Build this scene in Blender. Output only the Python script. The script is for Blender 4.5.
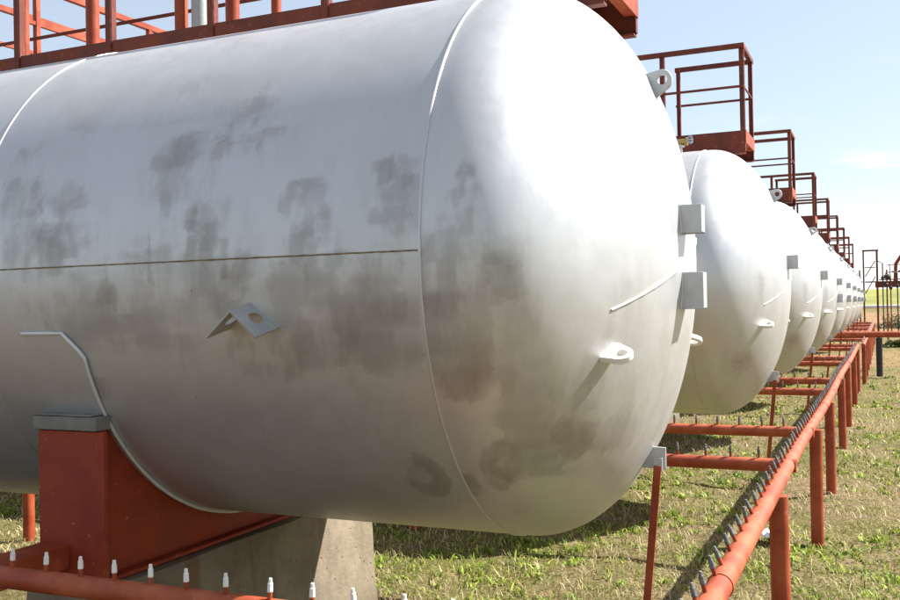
import bpy, math, random
import numpy as np
from mathutils import Vector, Matrix

for o in list(bpy.data.objects):
    bpy.data.objects.remove(o)
SC = bpy.context.scene
COL = SC.collection
rnd = random.Random(7)
rng = np.random.default_rng(11)

# ------------------------------------------------------------------ camera
CAM_H = 1.858
cd = bpy.data.cameras.new('camera')
cam = bpy.data.objects.new('camera', cd)
COL.objects.link(cam)
right = Vector((0.91196, 0.40983, -0.01915))
down = Vector((-0.02121, 0.00047, -0.99977))
fwd = Vector((-0.40973, 0.91216, 0.00912))
m = Matrix.Identity(4)
for i in range(3):
    m[i][0] = right[i]; m[i][1] = -down[i]; m[i][2] = -fwd[i]
m[2][3] = CAM_H
cam.matrix_world = m
cd.sensor_width = 36.0
cd.lens = 38.64
cd.clip_start = 0.05
cd.clip_end = 6000
SC.camera = cam

# ------------------------------------------------------------------ light
SUN = Vector((0.80, 0.56, 1.0)).normalized()
elev = math.asin(SUN.z)
azim = math.atan2(SUN.x, SUN.y)
w = bpy.data.worlds.new('World'); SC.world = w; w.use_nodes = True
nt = w.node_tree; nt.nodes.clear()
wo = nt.nodes.new('ShaderNodeOutputWorld')
bg = nt.nodes.new('ShaderNodeBackground'); bg.inputs['Strength'].default_value = 0.058
sky = nt.nodes.new('ShaderNodeTexSky'); sky.sky_type = 'NISHITA'
sky.sun_disc = False; sky.sun_elevation = elev; sky.sun_rotation = azim
sky.air_density = 1.0; sky.dust_density = 1.0; sky.ozone_density = 1.2
# thin fair-weather clouds, everywhere in the sky
tc = nt.nodes.new('ShaderNodeTexCoord')
sx = nt.nodes.new('ShaderNodeSeparateXYZ')
nt.links.new(tc.outputs['Generated'], sx.inputs[0])
mx = nt.nodes.new('ShaderNodeMath'); mx.operation = 'MAXIMUM'; mx.inputs[1].default_value = 0.02
nt.links.new(sx.outputs['Z'], mx.inputs[0])
ad = nt.nodes.new('ShaderNodeMath'); ad.operation = 'ADD'; ad.inputs[1].default_value = 0.06
nt.links.new(mx.outputs[0], ad.inputs[0])
dv = nt.nodes.new('ShaderNodeVectorMath'); dv.operation = 'DIVIDE'
cb = nt.nodes.new('ShaderNodeCombineXYZ')
for k in range(3):
    nt.links.new(ad.outputs[0], cb.inputs[k])
nt.links.new(tc.outputs['Generated'], dv.inputs[0]); nt.links.new(cb.outputs[0], dv.inputs[1])
cn = nt.nodes.new('ShaderNodeTexNoise'); cn.inputs['Scale'].default_value = 1.15
cn.inputs['Detail'].default_value = 8; cn.inputs['Roughness'].default_value = 0.52
cof = nt.nodes.new('ShaderNodeVectorMath'); cof.operation = 'ADD'; cof.inputs[1].default_value = (3.7, 2.1, 5.3)
nt.links.new(dv.outputs[0], cof.inputs[0]); nt.links.new(cof.outputs[0], cn.inputs['Vector'])
cr = nt.nodes.new('ShaderNodeMapRange'); cr.interpolation_type = 'SMOOTHSTEP'
cr.inputs['From Min'].default_value = 0.56; cr.inputs['From Max'].default_value = 0.78
cr.inputs['To Min'].default_value = 0.28; cr.inputs['To Max'].default_value = 0.8
nt.links.new(cn.outputs['Fac'], cr.inputs['Value'])
cm = nt.nodes.new('ShaderNodeMix'); cm.data_type = 'RGBA'
cm.inputs['B'].default_value = (8.6, 9.1, 9.4, 1)
hz = nt.nodes.new('ShaderNodeMapRange'); hz.interpolation_type = 'SMOOTHSTEP'   # pale ground haze, the same all round
hz.inputs['From Min'].default_value = 0.19; hz.inputs['From Max'].default_value = -0.02; hz.inputs['To Max'].default_value = 0.85
nt.links.new(sx.outputs['Z'], hz.inputs['Value'])
hm = nt.nodes.new('ShaderNodeMath'); hm.operation = 'MAXIMUM'
nt.links.new(cr.outputs[0], hm.inputs[0]); nt.links.new(hz.outputs[0], hm.inputs[1])
nt.links.new(hm.outputs[0], cm.inputs['Factor'])
nt.links.new(sky.outputs[0], cm.inputs['A'])
nt.links.new(cm.outputs['Result'], bg.inputs['Color'])
nt.links.new(bg.outputs[0], wo.inputs[0])

sd = bpy.data.lights.new('sun', 'SUN'); sd.energy = 5.0; sd.angle = math.radians(0.53)
sd.color = (1.0, 0.975, 0.94)
sun = bpy.data.objects.new('sun', sd); COL.objects.link(sun)
sun.rotation_euler = SUN.to_track_quat('Z', 'Y').to_euler()
sun.location = (20, 20, 30)

SC.view_settings.view_transform = 'Standard'
SC.view_settings.look = 'None'
SC.view_settings.gamma = 1.0
SC.view_settings.exposure = 1.42
SC.view_settings.use_curve_mapping = False

# ------------------------------------------------------------------ materials
class NT:
    def __init__(s, name):
        s.m = bpy.data.materials.new(name); s.m.use_nodes = True
        s.t = s.m.node_tree; s.t.nodes.clear()
        s.out = s.n('OutputMaterial'); s.p = s.n('BsdfPrincipled')
        s.l(s.p.outputs[0], s.out.inputs['Surface'])
    def n(s, kind, **kw):
        nd = s.t.nodes.new('ShaderNode' + kind)
        for k, v in kw.items():
            if k in nd.inputs.keys(): nd.inputs[k].default_value = v
            else: setattr(nd, k, v)
        return nd
    def l(s, a, b): s.t.links.new(a, b)
    def put(s, inp, v):
        if hasattr(v, 'links'): s.l(v, inp)
        else: inp.default_value = v
    def coord(s, kind='Object', scale=(1, 1, 1), rnd_off=False):
        c = s.n('TexCoord').outputs[kind]
        if rnd_off:
            oi = s.n('ObjectInfo'); mu = s.n('VectorMath', operation='SCALE')
            cx = s.n('CombineXYZ')
            for k in range(3): s.l(oi.outputs['Random'], cx.inputs[k])
            s.l(cx.outputs[0], mu.inputs[0]); mu.inputs['Scale'].default_value = 37.0
            ad = s.n('VectorMath', operation='ADD'); s.l(c, ad.inputs[0]); s.l(mu.outputs[0], ad.inputs[1]); c = ad.outputs[0]
        mp = s.n('Mapping'); mp.inputs['Scale'].default_value = scale
        s.l(c, mp.inputs['Vector'])
        return mp.outputs[0]
    def noise(s, vec, scale, detail=5, rough=.55, dist=0.0):
        nd = s.n('TexNoise'); nd.inputs['Scale'].default_value = scale
        nd.inputs['Detail'].default_value = detail; nd.inputs['Roughness'].default_value = rough
        nd.inputs['Distortion'].default_value = dist
        s.l(vec, nd.inputs['Vector']); return nd.outputs['Fac']
    def rng(s, v, a, b, c=0., d=1., smooth=True):
        nd = s.n('MapRange')
        if smooth: nd.interpolation_type = 'SMOOTHSTEP'
        nd.inputs['From Min'].default_value = a; nd.inputs['From Max'].default_value = b
        nd.inputs['To Min'].default_value = c; nd.inputs['To Max'].default_value = d
        s.l(v, nd.inputs['Value']); return nd.outputs[0]
    def math(s, op, a, b=None):
        nd = s.n('Math', operation=op); s.put(nd.inputs[0], a)
        if b is not None: s.put(nd.inputs[1], b)
        return nd.outputs[0]
    def mix(s, f, a, b):
        nd = s.n('Mix', data_type='RGBA')
        s.put(nd.inputs['Factor'], f)
        for k, v in (('A', a), ('B', b)):
            if hasattr(v, 'links'): s.l(v, nd.inputs[k])
            else: nd.inputs[k].default_value = (*v, 1) if len(v) == 3 else v
        return nd.outputs['Result']
    def bump(s, h, strength=.2, dist=.01):
        b = s.n('Bump'); b.inputs['Strength'].default_value = strength; b.inputs['Distance'].default_value = dist
        s.l(h, b.inputs['Height']); s.l(b.outputs[0], s.p.inputs['Normal'])
    def set(s, **kw):
        for k, v in kw.items():
            k = k.replace('_', ' ')
            if hasattr(v, 'links'): s.l(v, s.p.inputs[k])
            else: s.p.inputs[k].default_value = (*v, 1) if isinstance(v, tuple) and len(v) == 3 else v
        return s.m

def mat_silver():
    s = NT('aluminium_paint')
    v = s.coord('Object')
    at = s.n('Attribute', attribute_name='stain').outputs['Fac']
    n1 = s.noise(s.coord('Object', (1, 1, .8)), 11, 6, .62, .3)
    n2 = s.noise(s.coord('Object', (1, 1, .45)), 42, 4, .6)
    e = s.math('ADD', s.math('MULTIPLY', s.math('SUBTRACT', n1, .5), .75), s.math('MULTIPLY', s.math('SUBTRACT', n2, .5), .45))
    stain = s.math('MULTIPLY', at, s.rng(s.math('ADD', at, e), .08, .40, .18, 1.15))
    # brushed lap marks: broad faint patches of a thinner coat
    lap = s.rng(s.noise(s.coord('Object', (1.2, 1.2, .7)), 3.2, 3, .45, .4), .42, .66)
    streak = s.rng(s.noise(s.coord('Object', (1, 1, .08)), 22, 4, .6), .5, .8)
    dots = s.n('TexVoronoi'); s.l(v, dots.inputs['Vector']); dots.inputs['Scale'].default_value = 5.5
    spot = s.rng(dots.outputs['Distance'], .012, .03, 1, 0)
    c = s.mix(s.math('MULTIPLY', lap, .35), (.56, .56, .56), (.50, .498, .49))
    c = s.mix(s.math('MULTIPLY', streak, .16), c, (.40, .37, .32))
    # square-ended brush marks left where the coats overlap
    wv = s.n('VectorMath', operation='ADD'); nz3 = s.n('TexNoise'); nz3.inputs['Scale'].default_value = 16; nz3.inputs['Detail'].default_value = 5
    s.l(v, nz3.inputs['Vector']); sc3 = s.n('VectorMath', operation='SCALE'); sc3.inputs['Scale'].default_value = .10
    s.l(nz3.outputs['Color'], sc3.inputs[0]); s.l(v, wv.inputs[0]); s.l(sc3.outputs[0], wv.inputs[1])
    mp3 = s.n('Mapping'); mp3.inputs['Scale'].default_value = (1.3, 1.3, .8); s.l(wv.outputs[0], mp3.inputs['Vector'])
    vr = s.n('TexVoronoi', distance='CHEBYCHEV'); vr.inputs['Scale'].default_value = 7.5; s.l(mp3.outputs[0], vr.inputs['Vector'])
    sr = s.n('SeparateColor'); s.l(vr.outputs['Color'], sr.inputs[0])
    mk = s.math('MULTIPLY', s.rng(sr.outputs[0], .55, .9), s.rng(at, .06, .35, 0., .34))
    c = s.mix(mk, c, (.36, .335, .31))
    c = s.mix(s.math('MULTIPLY', stain, .80), c, (.25, .222, .195))
    c = s.mix(s.math('MULTIPLY', spot, .7), c, (.10, .08, .06))
    r = s.math('ADD', s.rng(n1, .3, .7, .39, .47), s.math('MULTIPLY', stain, .10))
    h = s.math('ADD', s.math('ADD', s.math('MULTIPLY', s.noise(v, 2.6, 2, .4), 1.3), s.math('MULTIPLY', s.noise(v, 11, 3, .5), .16)), s.math('MULTIPLY', s.noise(v, 160, 3, .6), .035))
    s.bump(h, .22, .02)
    return s.set(Base_Color=c, Metallic=.63, Roughness=r)

def mat_red(name, a, b, rust=.25, rough=.48):
    s = NT(name)
    v = s.coord('Object', rnd_off=True)
    n = s.noise(v, 5, 5, .6); n2 = s.noise(v, 48, 4, .65)
    c = s.mix(s.rng(n, .35, .65), a, b)
    c = s.mix(s.math('MULTIPLY', s.rng(n2, .60, .74), rust), c, (.10, .035, .02))
    chips = s.rng(s.noise(v, 40, 6, .7), .635, .665)
    c = s.mix(s.math('MULTIPLY', chips, .7), c, s.mix(s.rng(n, .45, .55), (.12, .05, .03), (.36, .22, .16)))
    s.bump(n2, .12, .004)
    return s.set(Base_Color=c, Roughness=s.rng(n, .3, .7, rough - .07, rough + .12), Specular_IOR_Level=.35)

def mat_plain(name, a, b, scale=8, rough=.6, metal=0., bump=.15, bdist=.004):
    s = NT(name); v = s.coord('Object', rnd_off=True)
    n = s.noise(v, scale, 6, .6)
    c = s.mix(s.rng(n, .3, .7), a, b)
    if bump: s.bump(s.noise(v, scale * 6, 4, .6), bump, bdist)
    return s.set(Base_Color=c, Roughness=rough, Metallic=metal)

def mat_concrete():
    s = NT('concrete'); v = s.coord('Object')
    n = s.noise(v, 3.5, 7, .65); n2 = s.noise(v, 30, 5, .6)
    st = s.rng(s.noise(s.coord('Object', (1, 1, .15)), 7, 4, .6), .5, .75)
    vo = s.n('TexVoronoi'); s.l(v, vo.inputs['Vector']); vo.inputs['Scale'].default_value = 16
    pit = s.rng(vo.outputs['Distance'], .06, .16, 1, 0)
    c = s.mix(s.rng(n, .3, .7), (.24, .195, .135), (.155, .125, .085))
    c = s.mix(s.math('MULTIPLY', st, .5), c, (.11, .095, .07))
    c = s.mix(s.math('MULTIPLY', pit, .6), c, (.10, .09, .07))
    spc = s.n('SeparateXYZ'); s.l(s.n('TexCoord').outputs['Object'], spc.inputs[0])
    soil = s.rng(s.math('ADD', spc.outputs['Z'], s.math('MULTIPLY', s.math('SUBTRACT', n, .5), .5)), .22, .05, 0, .8)
    c = s.mix(soil, c, (.13, .095, .06))
    rst = s.math('MULTIPLY', s.rng(s.noise(s.coord('Object', (1, 1, .1)), 4.5, 4, .6), .56, .70), s.rng(spc.outputs['Z'], .2, .72, 0, .55))
    c = s.mix(rst, c, (.16, .06, .03))
    s.bump(s.math('SUBTRACT', n2, pit), .5, .012)
    return s.set(Base_Color=c, Roughness=.9, Specular_IOR_Level=.2)

def mat_ground():
    s = NT('dry_turf'); v = s.coord('Object')
    big = s.noise(v, .55, 4, .55); mid = s.noise(v, 3.4, 5, .6); fine = s.noise(v, 38, 6, .7); strw = s.noise(s.coord('Object', (1, .35, 1)), 75, 3, .6)
    green = s.rng(s.math('ADD', big, s.math('MULTIPLY', s.math('SUBTRACT', mid, .5), .9)),   .36, .60)
    c = s.mix(s.rng(fine, .34, .66), (.105, .072, .038), (.29, .215, .115))
    c = s.mix(s.rng(strw, .55, .75, 0, .6), c, (.36, .28, .16))
    g = s.mix(s.rng(fine, .35, .65), (.06, .068, .015), (.19, .185, .048))
    c = s.mix(s.math('MULTIPLY', green, .75), c, g)
    # worn earth strips with their own ragged outline farther along the yard
    sp = s.n('SeparateXYZ'); s.l(s.n('TexCoord').outputs['Object'], sp.inputs[0])
    yy = s.math('ADD', sp.outputs['Y'], s.math('MULTIPLY', s.math('SUBTRACT', s.noise(v, .35, 5, .6), .5), 14.))
    band = s.math('MULTIPLY', s.rng(yy, 50, 56), s.rng(yy, 76, 70, 0, 1))
    band = s.math('MAXIMUM', band, s.math('MULTIPLY', s.math('MULTIPLY', s.rng(yy, 29, 31), s.rng(yy, 40, 37, 0, 1)), .75))
    c = s.mix(s.math('MULTIPLY', band, .8), c, s.mix(s.rng(mid, .3, .7), (.36, .21, .11), (.24, .15, .08)))
    # dark bare earth by the first tank, spread out of view to cut bounce light
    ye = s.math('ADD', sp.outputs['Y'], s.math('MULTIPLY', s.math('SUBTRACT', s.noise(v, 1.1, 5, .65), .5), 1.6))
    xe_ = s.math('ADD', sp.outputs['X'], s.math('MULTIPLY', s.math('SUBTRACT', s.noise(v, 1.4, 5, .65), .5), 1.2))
    low_bounce_earth = s.math('MULTIPLY', s.rng(ye, 4.3, 4.9, 1, 0), s.rng(xe_, -1.5, -.9, 1, 0))
    c = s.mix(s.math('MULTIPLY', low_bounce_earth, .93), c, s.mix(s.rng(fine, .35, .65), (.060, .042, .022), (.145, .102, .055)))
    s.bump(s.math('ADD', fine, s.math('MULTIPLY', mid, 2.)), .8, .05)
    return s.set(Base_Color=c, Roughness=.95, Specular_IOR_Level=.1)

def mat_leaf(name, rough=.65):
    s = NT(name)
    at = s.n('Attribute', attribute_name='tint').outputs['Color']
    s.l(at, s.p.inputs['Base Color'])
    tr = s.n('BsdfTranslucent'); s.l(at, tr.inputs['Color'])
    mxs = s.n('MixShader'); mxs.inputs[0].default_value = .3
    s.l(s.p.outputs[0], mxs.inputs[1]); s.l(tr.outputs[0], mxs.inputs[2]); s.l(mxs.outputs[0], s.out.inputs['Surface'])
    return s.set(Roughness=rough, Specular_IOR_Level=.25)

SILVER = mat_silver()
RED = mat_red('red_oxide_paint', (.24, .036, .012), (.34, .068, .023), .5)
REDM = mat_red('weathered_red_pipe_paint', (.27, .044, .015), (.39, .095, .036), .5, .58)
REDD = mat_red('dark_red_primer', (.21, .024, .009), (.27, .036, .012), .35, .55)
REDF = mat_red('red_platform_steel', (.11, .020, .009), (.18, .038, .016), .6, .6)
GREY = mat_plain('grey_galvanised', (.42, .43, .44), (.50, .51, .52), 9, .5, .3)
WHITEP = mat_plain('white_lug_paint', (.68, .66, .60), (.76, .74, .69), 9, .5, 0.)
CAPM = mat_plain('nozzle_alloy', (.10, .10, .105), (.19, .19, .19), 60, .5, .45, 0)
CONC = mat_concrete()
BLACK = mat_plain('black_bitumen_paint', (.018, .018, .02), (.03, .028, .028), 9, .6)
PALE = mat_plain('pale_pipe_cladding', (.52, .53, .54), (.62, .62, .61), 2, .5, .2)
STACKM = mat_plain('grey_stack_metal', (.36, .37, .36), (.46, .46, .44), 6, .45, .5)
DULL = mat_plain('shade_toned_grey_steel', (.15, .145, .13), (.22, .21, .19), 8, .6, .2)  # saddle ledge steel, its shade put into a darker grey
BRASS = mat_plain('brass', (.45, .30, .09), (.55, .40, .16), 30, .4, .8, 0)
BLUEG = mat_plain('blue_grey_enamel', (.22, .27, .36), (.30, .34, .42), 30, .45, 0, 0)
PAPER = mat_plain('white_scrap', (.75, .75, .74), (.8, .8, .8), 20, .8)
RUST = mat_plain('rusty_weld', (.17, .12, .06), (.27, .22, .14), 25, .7, .2)
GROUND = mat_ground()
LEAF = mat_leaf('grass_blades')
BERM = None

# ------------------------------------------------------------------ mesh helper
class MB:
    def __init__(s): s.v = []; s.f = []; s.mi = []
    def add(s, vs, fs, mi=0):
        b = len(s.v); s.v += [tuple(p) for p in vs]
        for f in fs: s.f.append(tuple(b + i for i in f)); s.mi.append(mi)
        return s
    def box(s, a, b, mi=0):
        x0, x1 = sorted((a[0], b[0])); y0, y1 = sorted((a[1], b[1])); z0, z1 = sorted((a[2], b[2]))
        vs = [(x, y, z) for z in (z0, z1) for y in (y0, y1) for x in (x0, x1)]
        return s.add(vs, [(0, 2, 3, 1), (4, 5, 7, 6), (0, 1, 5, 4), (2, 6, 7, 3), (0, 4, 6, 2), (1, 3, 7, 5)], mi)
    def obox(s, c, ax, ay, az, mi=0):
        """box by centre and three half-axis vectors"""
        c, ax, ay, az = map(Vector, (c, ax, ay, az))
        vs = [c + i * ax + j * ay + k * az for k in (-1, 1) for j in (-1, 1) for i in (-1, 1)]
        return s.add(vs, [(0, 2, 3, 1), (4, 5, 7, 6), (0, 1, 5, 4), (2, 6, 7, 3), (0, 4, 6, 2), (1, 3, 7, 5)], mi)
    def bar(s, p, q, wdt, hgt, up=(0, 0, 1), mi=0):
        p, q = Vector(p), Vector(q); d = (q - p); L = d.length; d.normalize()
        up = Vector(up)
        if abs(d.dot(up)) > .95: up = Vector((1, 0, 0))
        sd_ = d.cross(up).normalized(); u2 = sd_.cross(d)
        return s.obox((p + q) / 2, d * L / 2, sd_ * wdt / 2, u2 * hgt / 2, mi)
    def tube(s, pts, rad, n=12, mi=0, cap=True):
        pts = [Vector(p) for p in pts]
        if not hasattr(rad, '__len__'): rad = [rad] * len(pts)
        b = len(s.v); ref = None
        for i, p in enumerate(pts):
            d = (pts[min(i + 1, len(pts) - 1)] - pts[max(i - 1, 0)])
            if d.length < 1e-9: d = pts[-1] - pts[0]
            d.normalize()
            if ref is None:
                ref = Vector((0, 0, 1)) if abs(d.z) < .9 else Vector((1, 0, 0))
            a = d.cross(ref).normalized(); c = a.cross(d).normalized(); ref = c
            for k in range(n):
                t = 2 * math.pi * k / n
                s.v.append(tuple(p + rad[i] * (math.cos(t) * a + math.sin(t) * c)))
        for i in range(len(pts) - 1):
            for k in range(n):
                k2 = (k + 1) % n
                s.f.append((b + i * n + k, b + i * n + k2, b + (i + 1) * n + k2, b + (i + 1) * n + k)); s.mi.append(mi)
        if cap:
            s.f.append(tuple(b + k for k in reversed(range(n)))); s.mi.append(mi)
            e = b + (len(pts) - 1) * n
            s.f.append(tuple(e + k for k in range(n))); s.mi.append(mi)
        return s
    def prism(s, poly, ext, mi=0):
        """planar polygon (3-D points) extruded by the vector ext"""
        ext = Vector(ext); n = len(poly); P = [Vector(p) for p in poly]
        vs = P + [p + ext for p in P]
        fs = [tuple(reversed(range(n))), tuple(range(n, 2 * n))] + [(i, (i + 1) % n, n + (i + 1) % n, n + i) for i in range(n)]
        return s.add(vs, fs, mi)
    def ringplate(s, outer, hole, ext, mi=0):
        """plate with a hole: outer and hole loops have the same count"""
        ext = Vector(ext); n = len(outer)
        O = [Vector(p) for p in outer]; I = [Vector(p) for p in hole]
        vs = O + I + [p + ext for p in O] + [p + ext for p in I]
        fs = []
        for i in range(n):
            j = (i + 1) % n
            fs += [(i, n + i, n + j, j), (2 * n + i, 2 * n + j, 3 * n + j, 3 * n + i), (i, j, 2 * n + j, 2 * n + i), (n + i, 3 * n + i, 3 * n + j, n + j)]
        return s.add(vs, fs, mi)
    def mesh(s, name, mats, origin=(0, 0, 0), smooth=35):
        me = bpy.data.meshes.new(name)
        ox, oy, oz = origin
        me.from_pydata([(x - ox, y - oy, z - oz) for x, y, z in s.v], [], s.f)
        if not isinstance(mats, (list, tuple)): mats = [mats]
        for mt in mats: me.materials.append(mt)
        if len(mats) > 1: me.polygons.foreach_set('material_index', s.mi)
        import bmesh
        bm = bmesh.new(); bm.from_mesh(me); bmesh.ops.recalc_face_normals(bm, faces=bm.faces); bm.to_mesh(me); bm.free()
        if smooth:
            me.polygons.foreach_set('use_smooth', [True] * len(me.polygons))
            me.set_sharp_from_angle(angle=math.radians(smooth))
        me.update()
        return me
    def build(s, name, mats, parent=None, smooth=35, bevel=0):
        org = tuple(parent['_o']) if parent is not None and '_o' in parent else (0, 0, 0)
        return link(name, s.mesh(name, mats, org, smooth), parent, bevel)

def link(name, me, parent=None, bevel=0):
    o = bpy.data.objects.new(name, me); COL.objects.link(o)
    if parent is not None: o.parent = parent
    if bevel:
        b = o.modifiers.new('bevel', 'BEVEL'); b.width = bevel; b.segments = 2; b.limit_method = 'ANGLE'; b.angle_limit = math.radians(40)
    return o

def tag(o, label=None, cat=None, group=None, kind=None):
    if label: o['label'] = label
    if cat: o['category'] = cat
    if group: o['group'] = group
    if kind: o['kind'] = kind
    return o

ORIG = {}
def thing(name, label, cat, loc, group=None):
    o = bpy.data.objects.new(name, None); COL.objects.link(o)
    o.location = loc; o.empty_display_size = .1; o['_o'] = list(loc)
    return tag(o, label, cat, group)

def copy_tree(o, parent=None):
    c = o.copy(); COL.objects.link(c)
    if parent is not None: c.parent = parent
    for ch in list(o.children): copy_tree(ch, c)
    return c

# ------------------------------------------------------------------ ground
def terr(x, y):
    t = np.clip((y - 46) / 42., 0, 1); t = t * t * (3 - 2 * t)
    h = 1.45 * t
    near = np.clip(1 - (np.abs(y - 12) - 18) / 12, 0, 1)
    h = h + near * (.022 * np.sin(x * 1.7 + .6) * np.cos(y * 1.3) + .016 * np.sin(x * 3.9 + y * 2.3) + .010 * np.sin(7.1 * x - 5.3 * y)
                    + .006 * np.sin(15 * x + 3) * np.sin(13 * y))
    return h
xs = np.unique(np.concatenate([np.linspace(-1500, -60, 12), np.linspace(-60, -12, 14), np.linspace(-12, 8, 161), np.linspace(8, 60, 16), np.linspace(60, 1500, 12)]))
ys = np.unique(np.concatenate([np.linspace(-200, -6, 10), np.linspace(-6, 0, 13), np.linspace(0, 20, 161), np.linspace(20, 50, 61), np.linspace(50, 120, 41), np.linspace(120, 3000, 24)]))
XX, YY = np.meshgrid(xs, ys, indexing='ij'); ZZ = terr(XX, YY)
V = np.stack([XX, YY, ZZ], -1).reshape(-1, 3)
nx, ny = len(xs), len(ys)
ii, jj = np.meshgrid(np.arange(nx - 1), np.arange(ny - 1), indexing='ij')
q = (ii * ny + jj).ravel()
F = np.stack([q, q + ny, q + ny + 1, q + 1], 1)
def np_mesh(name, V, F, mat, tint=None, smooth=True):
    me = bpy.data.meshes.new(name); n = F.shape[1]
    me.vertices.add(len(V)); me.vertices.foreach_set('co', V.astype(np.float32).ravel())
    me.loops.add(F.size); me.loops.foreach_set('vertex_index', F.astype(np.int32).ravel())
    me.polygons.add(len(F)); me.polygons.foreach_set('loop_start', (np.arange(len(F)) * n).astype(np.int32))
    me.update(calc_edges=True)
    if smooth: me.polygons.foreach_set('use_smooth', np.ones(len(F), bool))
    if tint is not None:
        a = me.color_attributes.new('tint', 'FLOAT_COLOR', 'POINT')
        a.data.foreach_set('color', np.c_[tint, np.ones(len(tint))].astype(np.float32).ravel())
    me.materials.append(mat); me.update()
    return me
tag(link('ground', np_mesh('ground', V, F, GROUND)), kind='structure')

# grassy embankment far behind
s = NT('yellow_field')
v = s.coord('Object'); n1 = s.noise(v, .25, 6, .6); n2 = s.noise(s.coord('Object', (1, 1, 3)), 1.4, 5, .6)
c = s.mix(s.rng(n1, .3, .7), (.27, .26, .075), (.18, .19, .06)); c = s.mix(s.rng(n2, .5, .75, 0, .5), c, (.12, .13, .04))
s.bump(n2, .6, .2); BERM = s.set(Base_Color=c, Roughness=.95, Specular_IOR_Level=.1)
bx = np.linspace(-220, 260, 121); prof = [(88, 1.2), (92, 1.75), (97, 2.55), (102, 2.98), (118, 3.0), (135, 1.0)]
Vb = np.array([(x, y + .6 * math.sin(x * .21 + y), z + (.06 * math.sin(x * .33) + .05 * math.sin(x * .9 + z)) * (z > 1.3)) for x in bx for y, z in prof])
npf = len(prof)
Fb = np.array([(i * npf + j, (i + 1) * npf + j, (i + 1) * npf + j + 1, i * npf + j + 1) for i in range(len(bx) - 1) for j in range(npf - 1)])
tag(link('embankment', np_mesh('embankment', Vb, Fb, BERM)), kind='structure')

# ------------------------------------------------------------------ tank dimensions
N = 9
S = 4.851
YC, ZC, TR = 4.131, 2.053, 1.19
XR, XH, HD = -1.43, -1.381, 0.632        # ring weld, head start, head depth
XL = -10.3                               # left ring weld
OX = -5.9
ORD = ['nearest', 'second', 'third', 'fourth', 'fifth', 'sixth', 'seventh', 'eighth', 'ninth']
SHELL_ST = [(-2.32, 2.95, 2.18, 0.082, 0.086, 0.9), (-1.88, 2.95, 2.19, 0.095, 0.109, 0.6), (-1.55, 2.96, 2.26, 0.098, 0.101, 0.6), (-3.1, 2.95, 2.19, 0.111, 0.062, 0.8), (-3.04, 2.98, 2.37, 0.112, 0.06, 0.5), (-2.56, 3.0, 2.42, 0.127, 0.126, 0.6), (-2.72, 3.16, 2.74, 0.572, 0.099, 0.3), (-2.95, 2.95, 1.91, 0.147, 0.146, 0.5), (-2.33, 2.94, 1.97, 0.093, 0.102, 0.8), (-2.19, 2.94, 2.0, 0.058, 0.068, 0.8), (-2.68, 2.96, 1.82, 0.315, 0.107, 0.5), (-1.82, 2.97, 1.81, 0.228, 0.139, 0.75), (-1.59, 2.98, 1.76, 0.134, 0.102, 0.8), (-2.11, 3.0, 1.69, 0.157, 0.066, 0.35), (-1.7, 2.94, 1.99, 0.201, 0.061, 0.35), (-3.32, 2.98, 2.35, 0.118, 0.224, 0.35), (-3.16, 3.03, 1.61, 0.198, 0.131, 0.6), (-1.6, 3.28, 1.23, 0.076, 0.155, 0.9), (-2.38, 3.04, 2.53, 0.247, 0.086, 0.35)]
HEAD_ST = [(-1.35, 2.94, 1.98, 0.072, 0.125, 0.8), (-1.31, 3.0, 1.72, 0.123, 0.172, 0.9), (-1.27, 2.99, 2.31, 0.042, 0.059, 0.6), (-1.16, 3.02, 1.95, 0.062, 0.074, 0.6), (-1.27, 3.25, 1.28, 0.076, 0.141, 1), (-1.1, 3.36, 1.32, 0.167, 0.106, 0.7), (-1.3, 2.96, 2.18, 0.051, 0.077, 0.5), (-0.94, 3.61, 1.37, 0.192, 0.064, 0.3), (-1.13, 3.18, 1.52, 0.115, 0.091, 0.35), (-1.42, 3.3, 1.2, 0.06, 0.15, .9), (-1.2, 3.05, 1.62, 0.08, 0.09, .6)]

_g = random.Random(21)
DRIPS = [(x, YC - TR * math.cos(a), ZC + TR * math.sin(a), _g.uniform(.006, .014), _g.uniform(.06, .2), _g.uniform(.2, .33)) for x, a in [(_g.uniform(-3.5, -1.5), math.radians(_g.uniform(-24, 20))) for _ in range(26)]]
DRIPS += [(-2.245 + .03 * k, 2.99, 1.69 - .01 * k, .011, .12, .3) for k in (0, 3, 6)]
def hx(r):
    return XH + HD * math.sqrt(max(0, 1 - (r / TR) ** 2))

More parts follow.
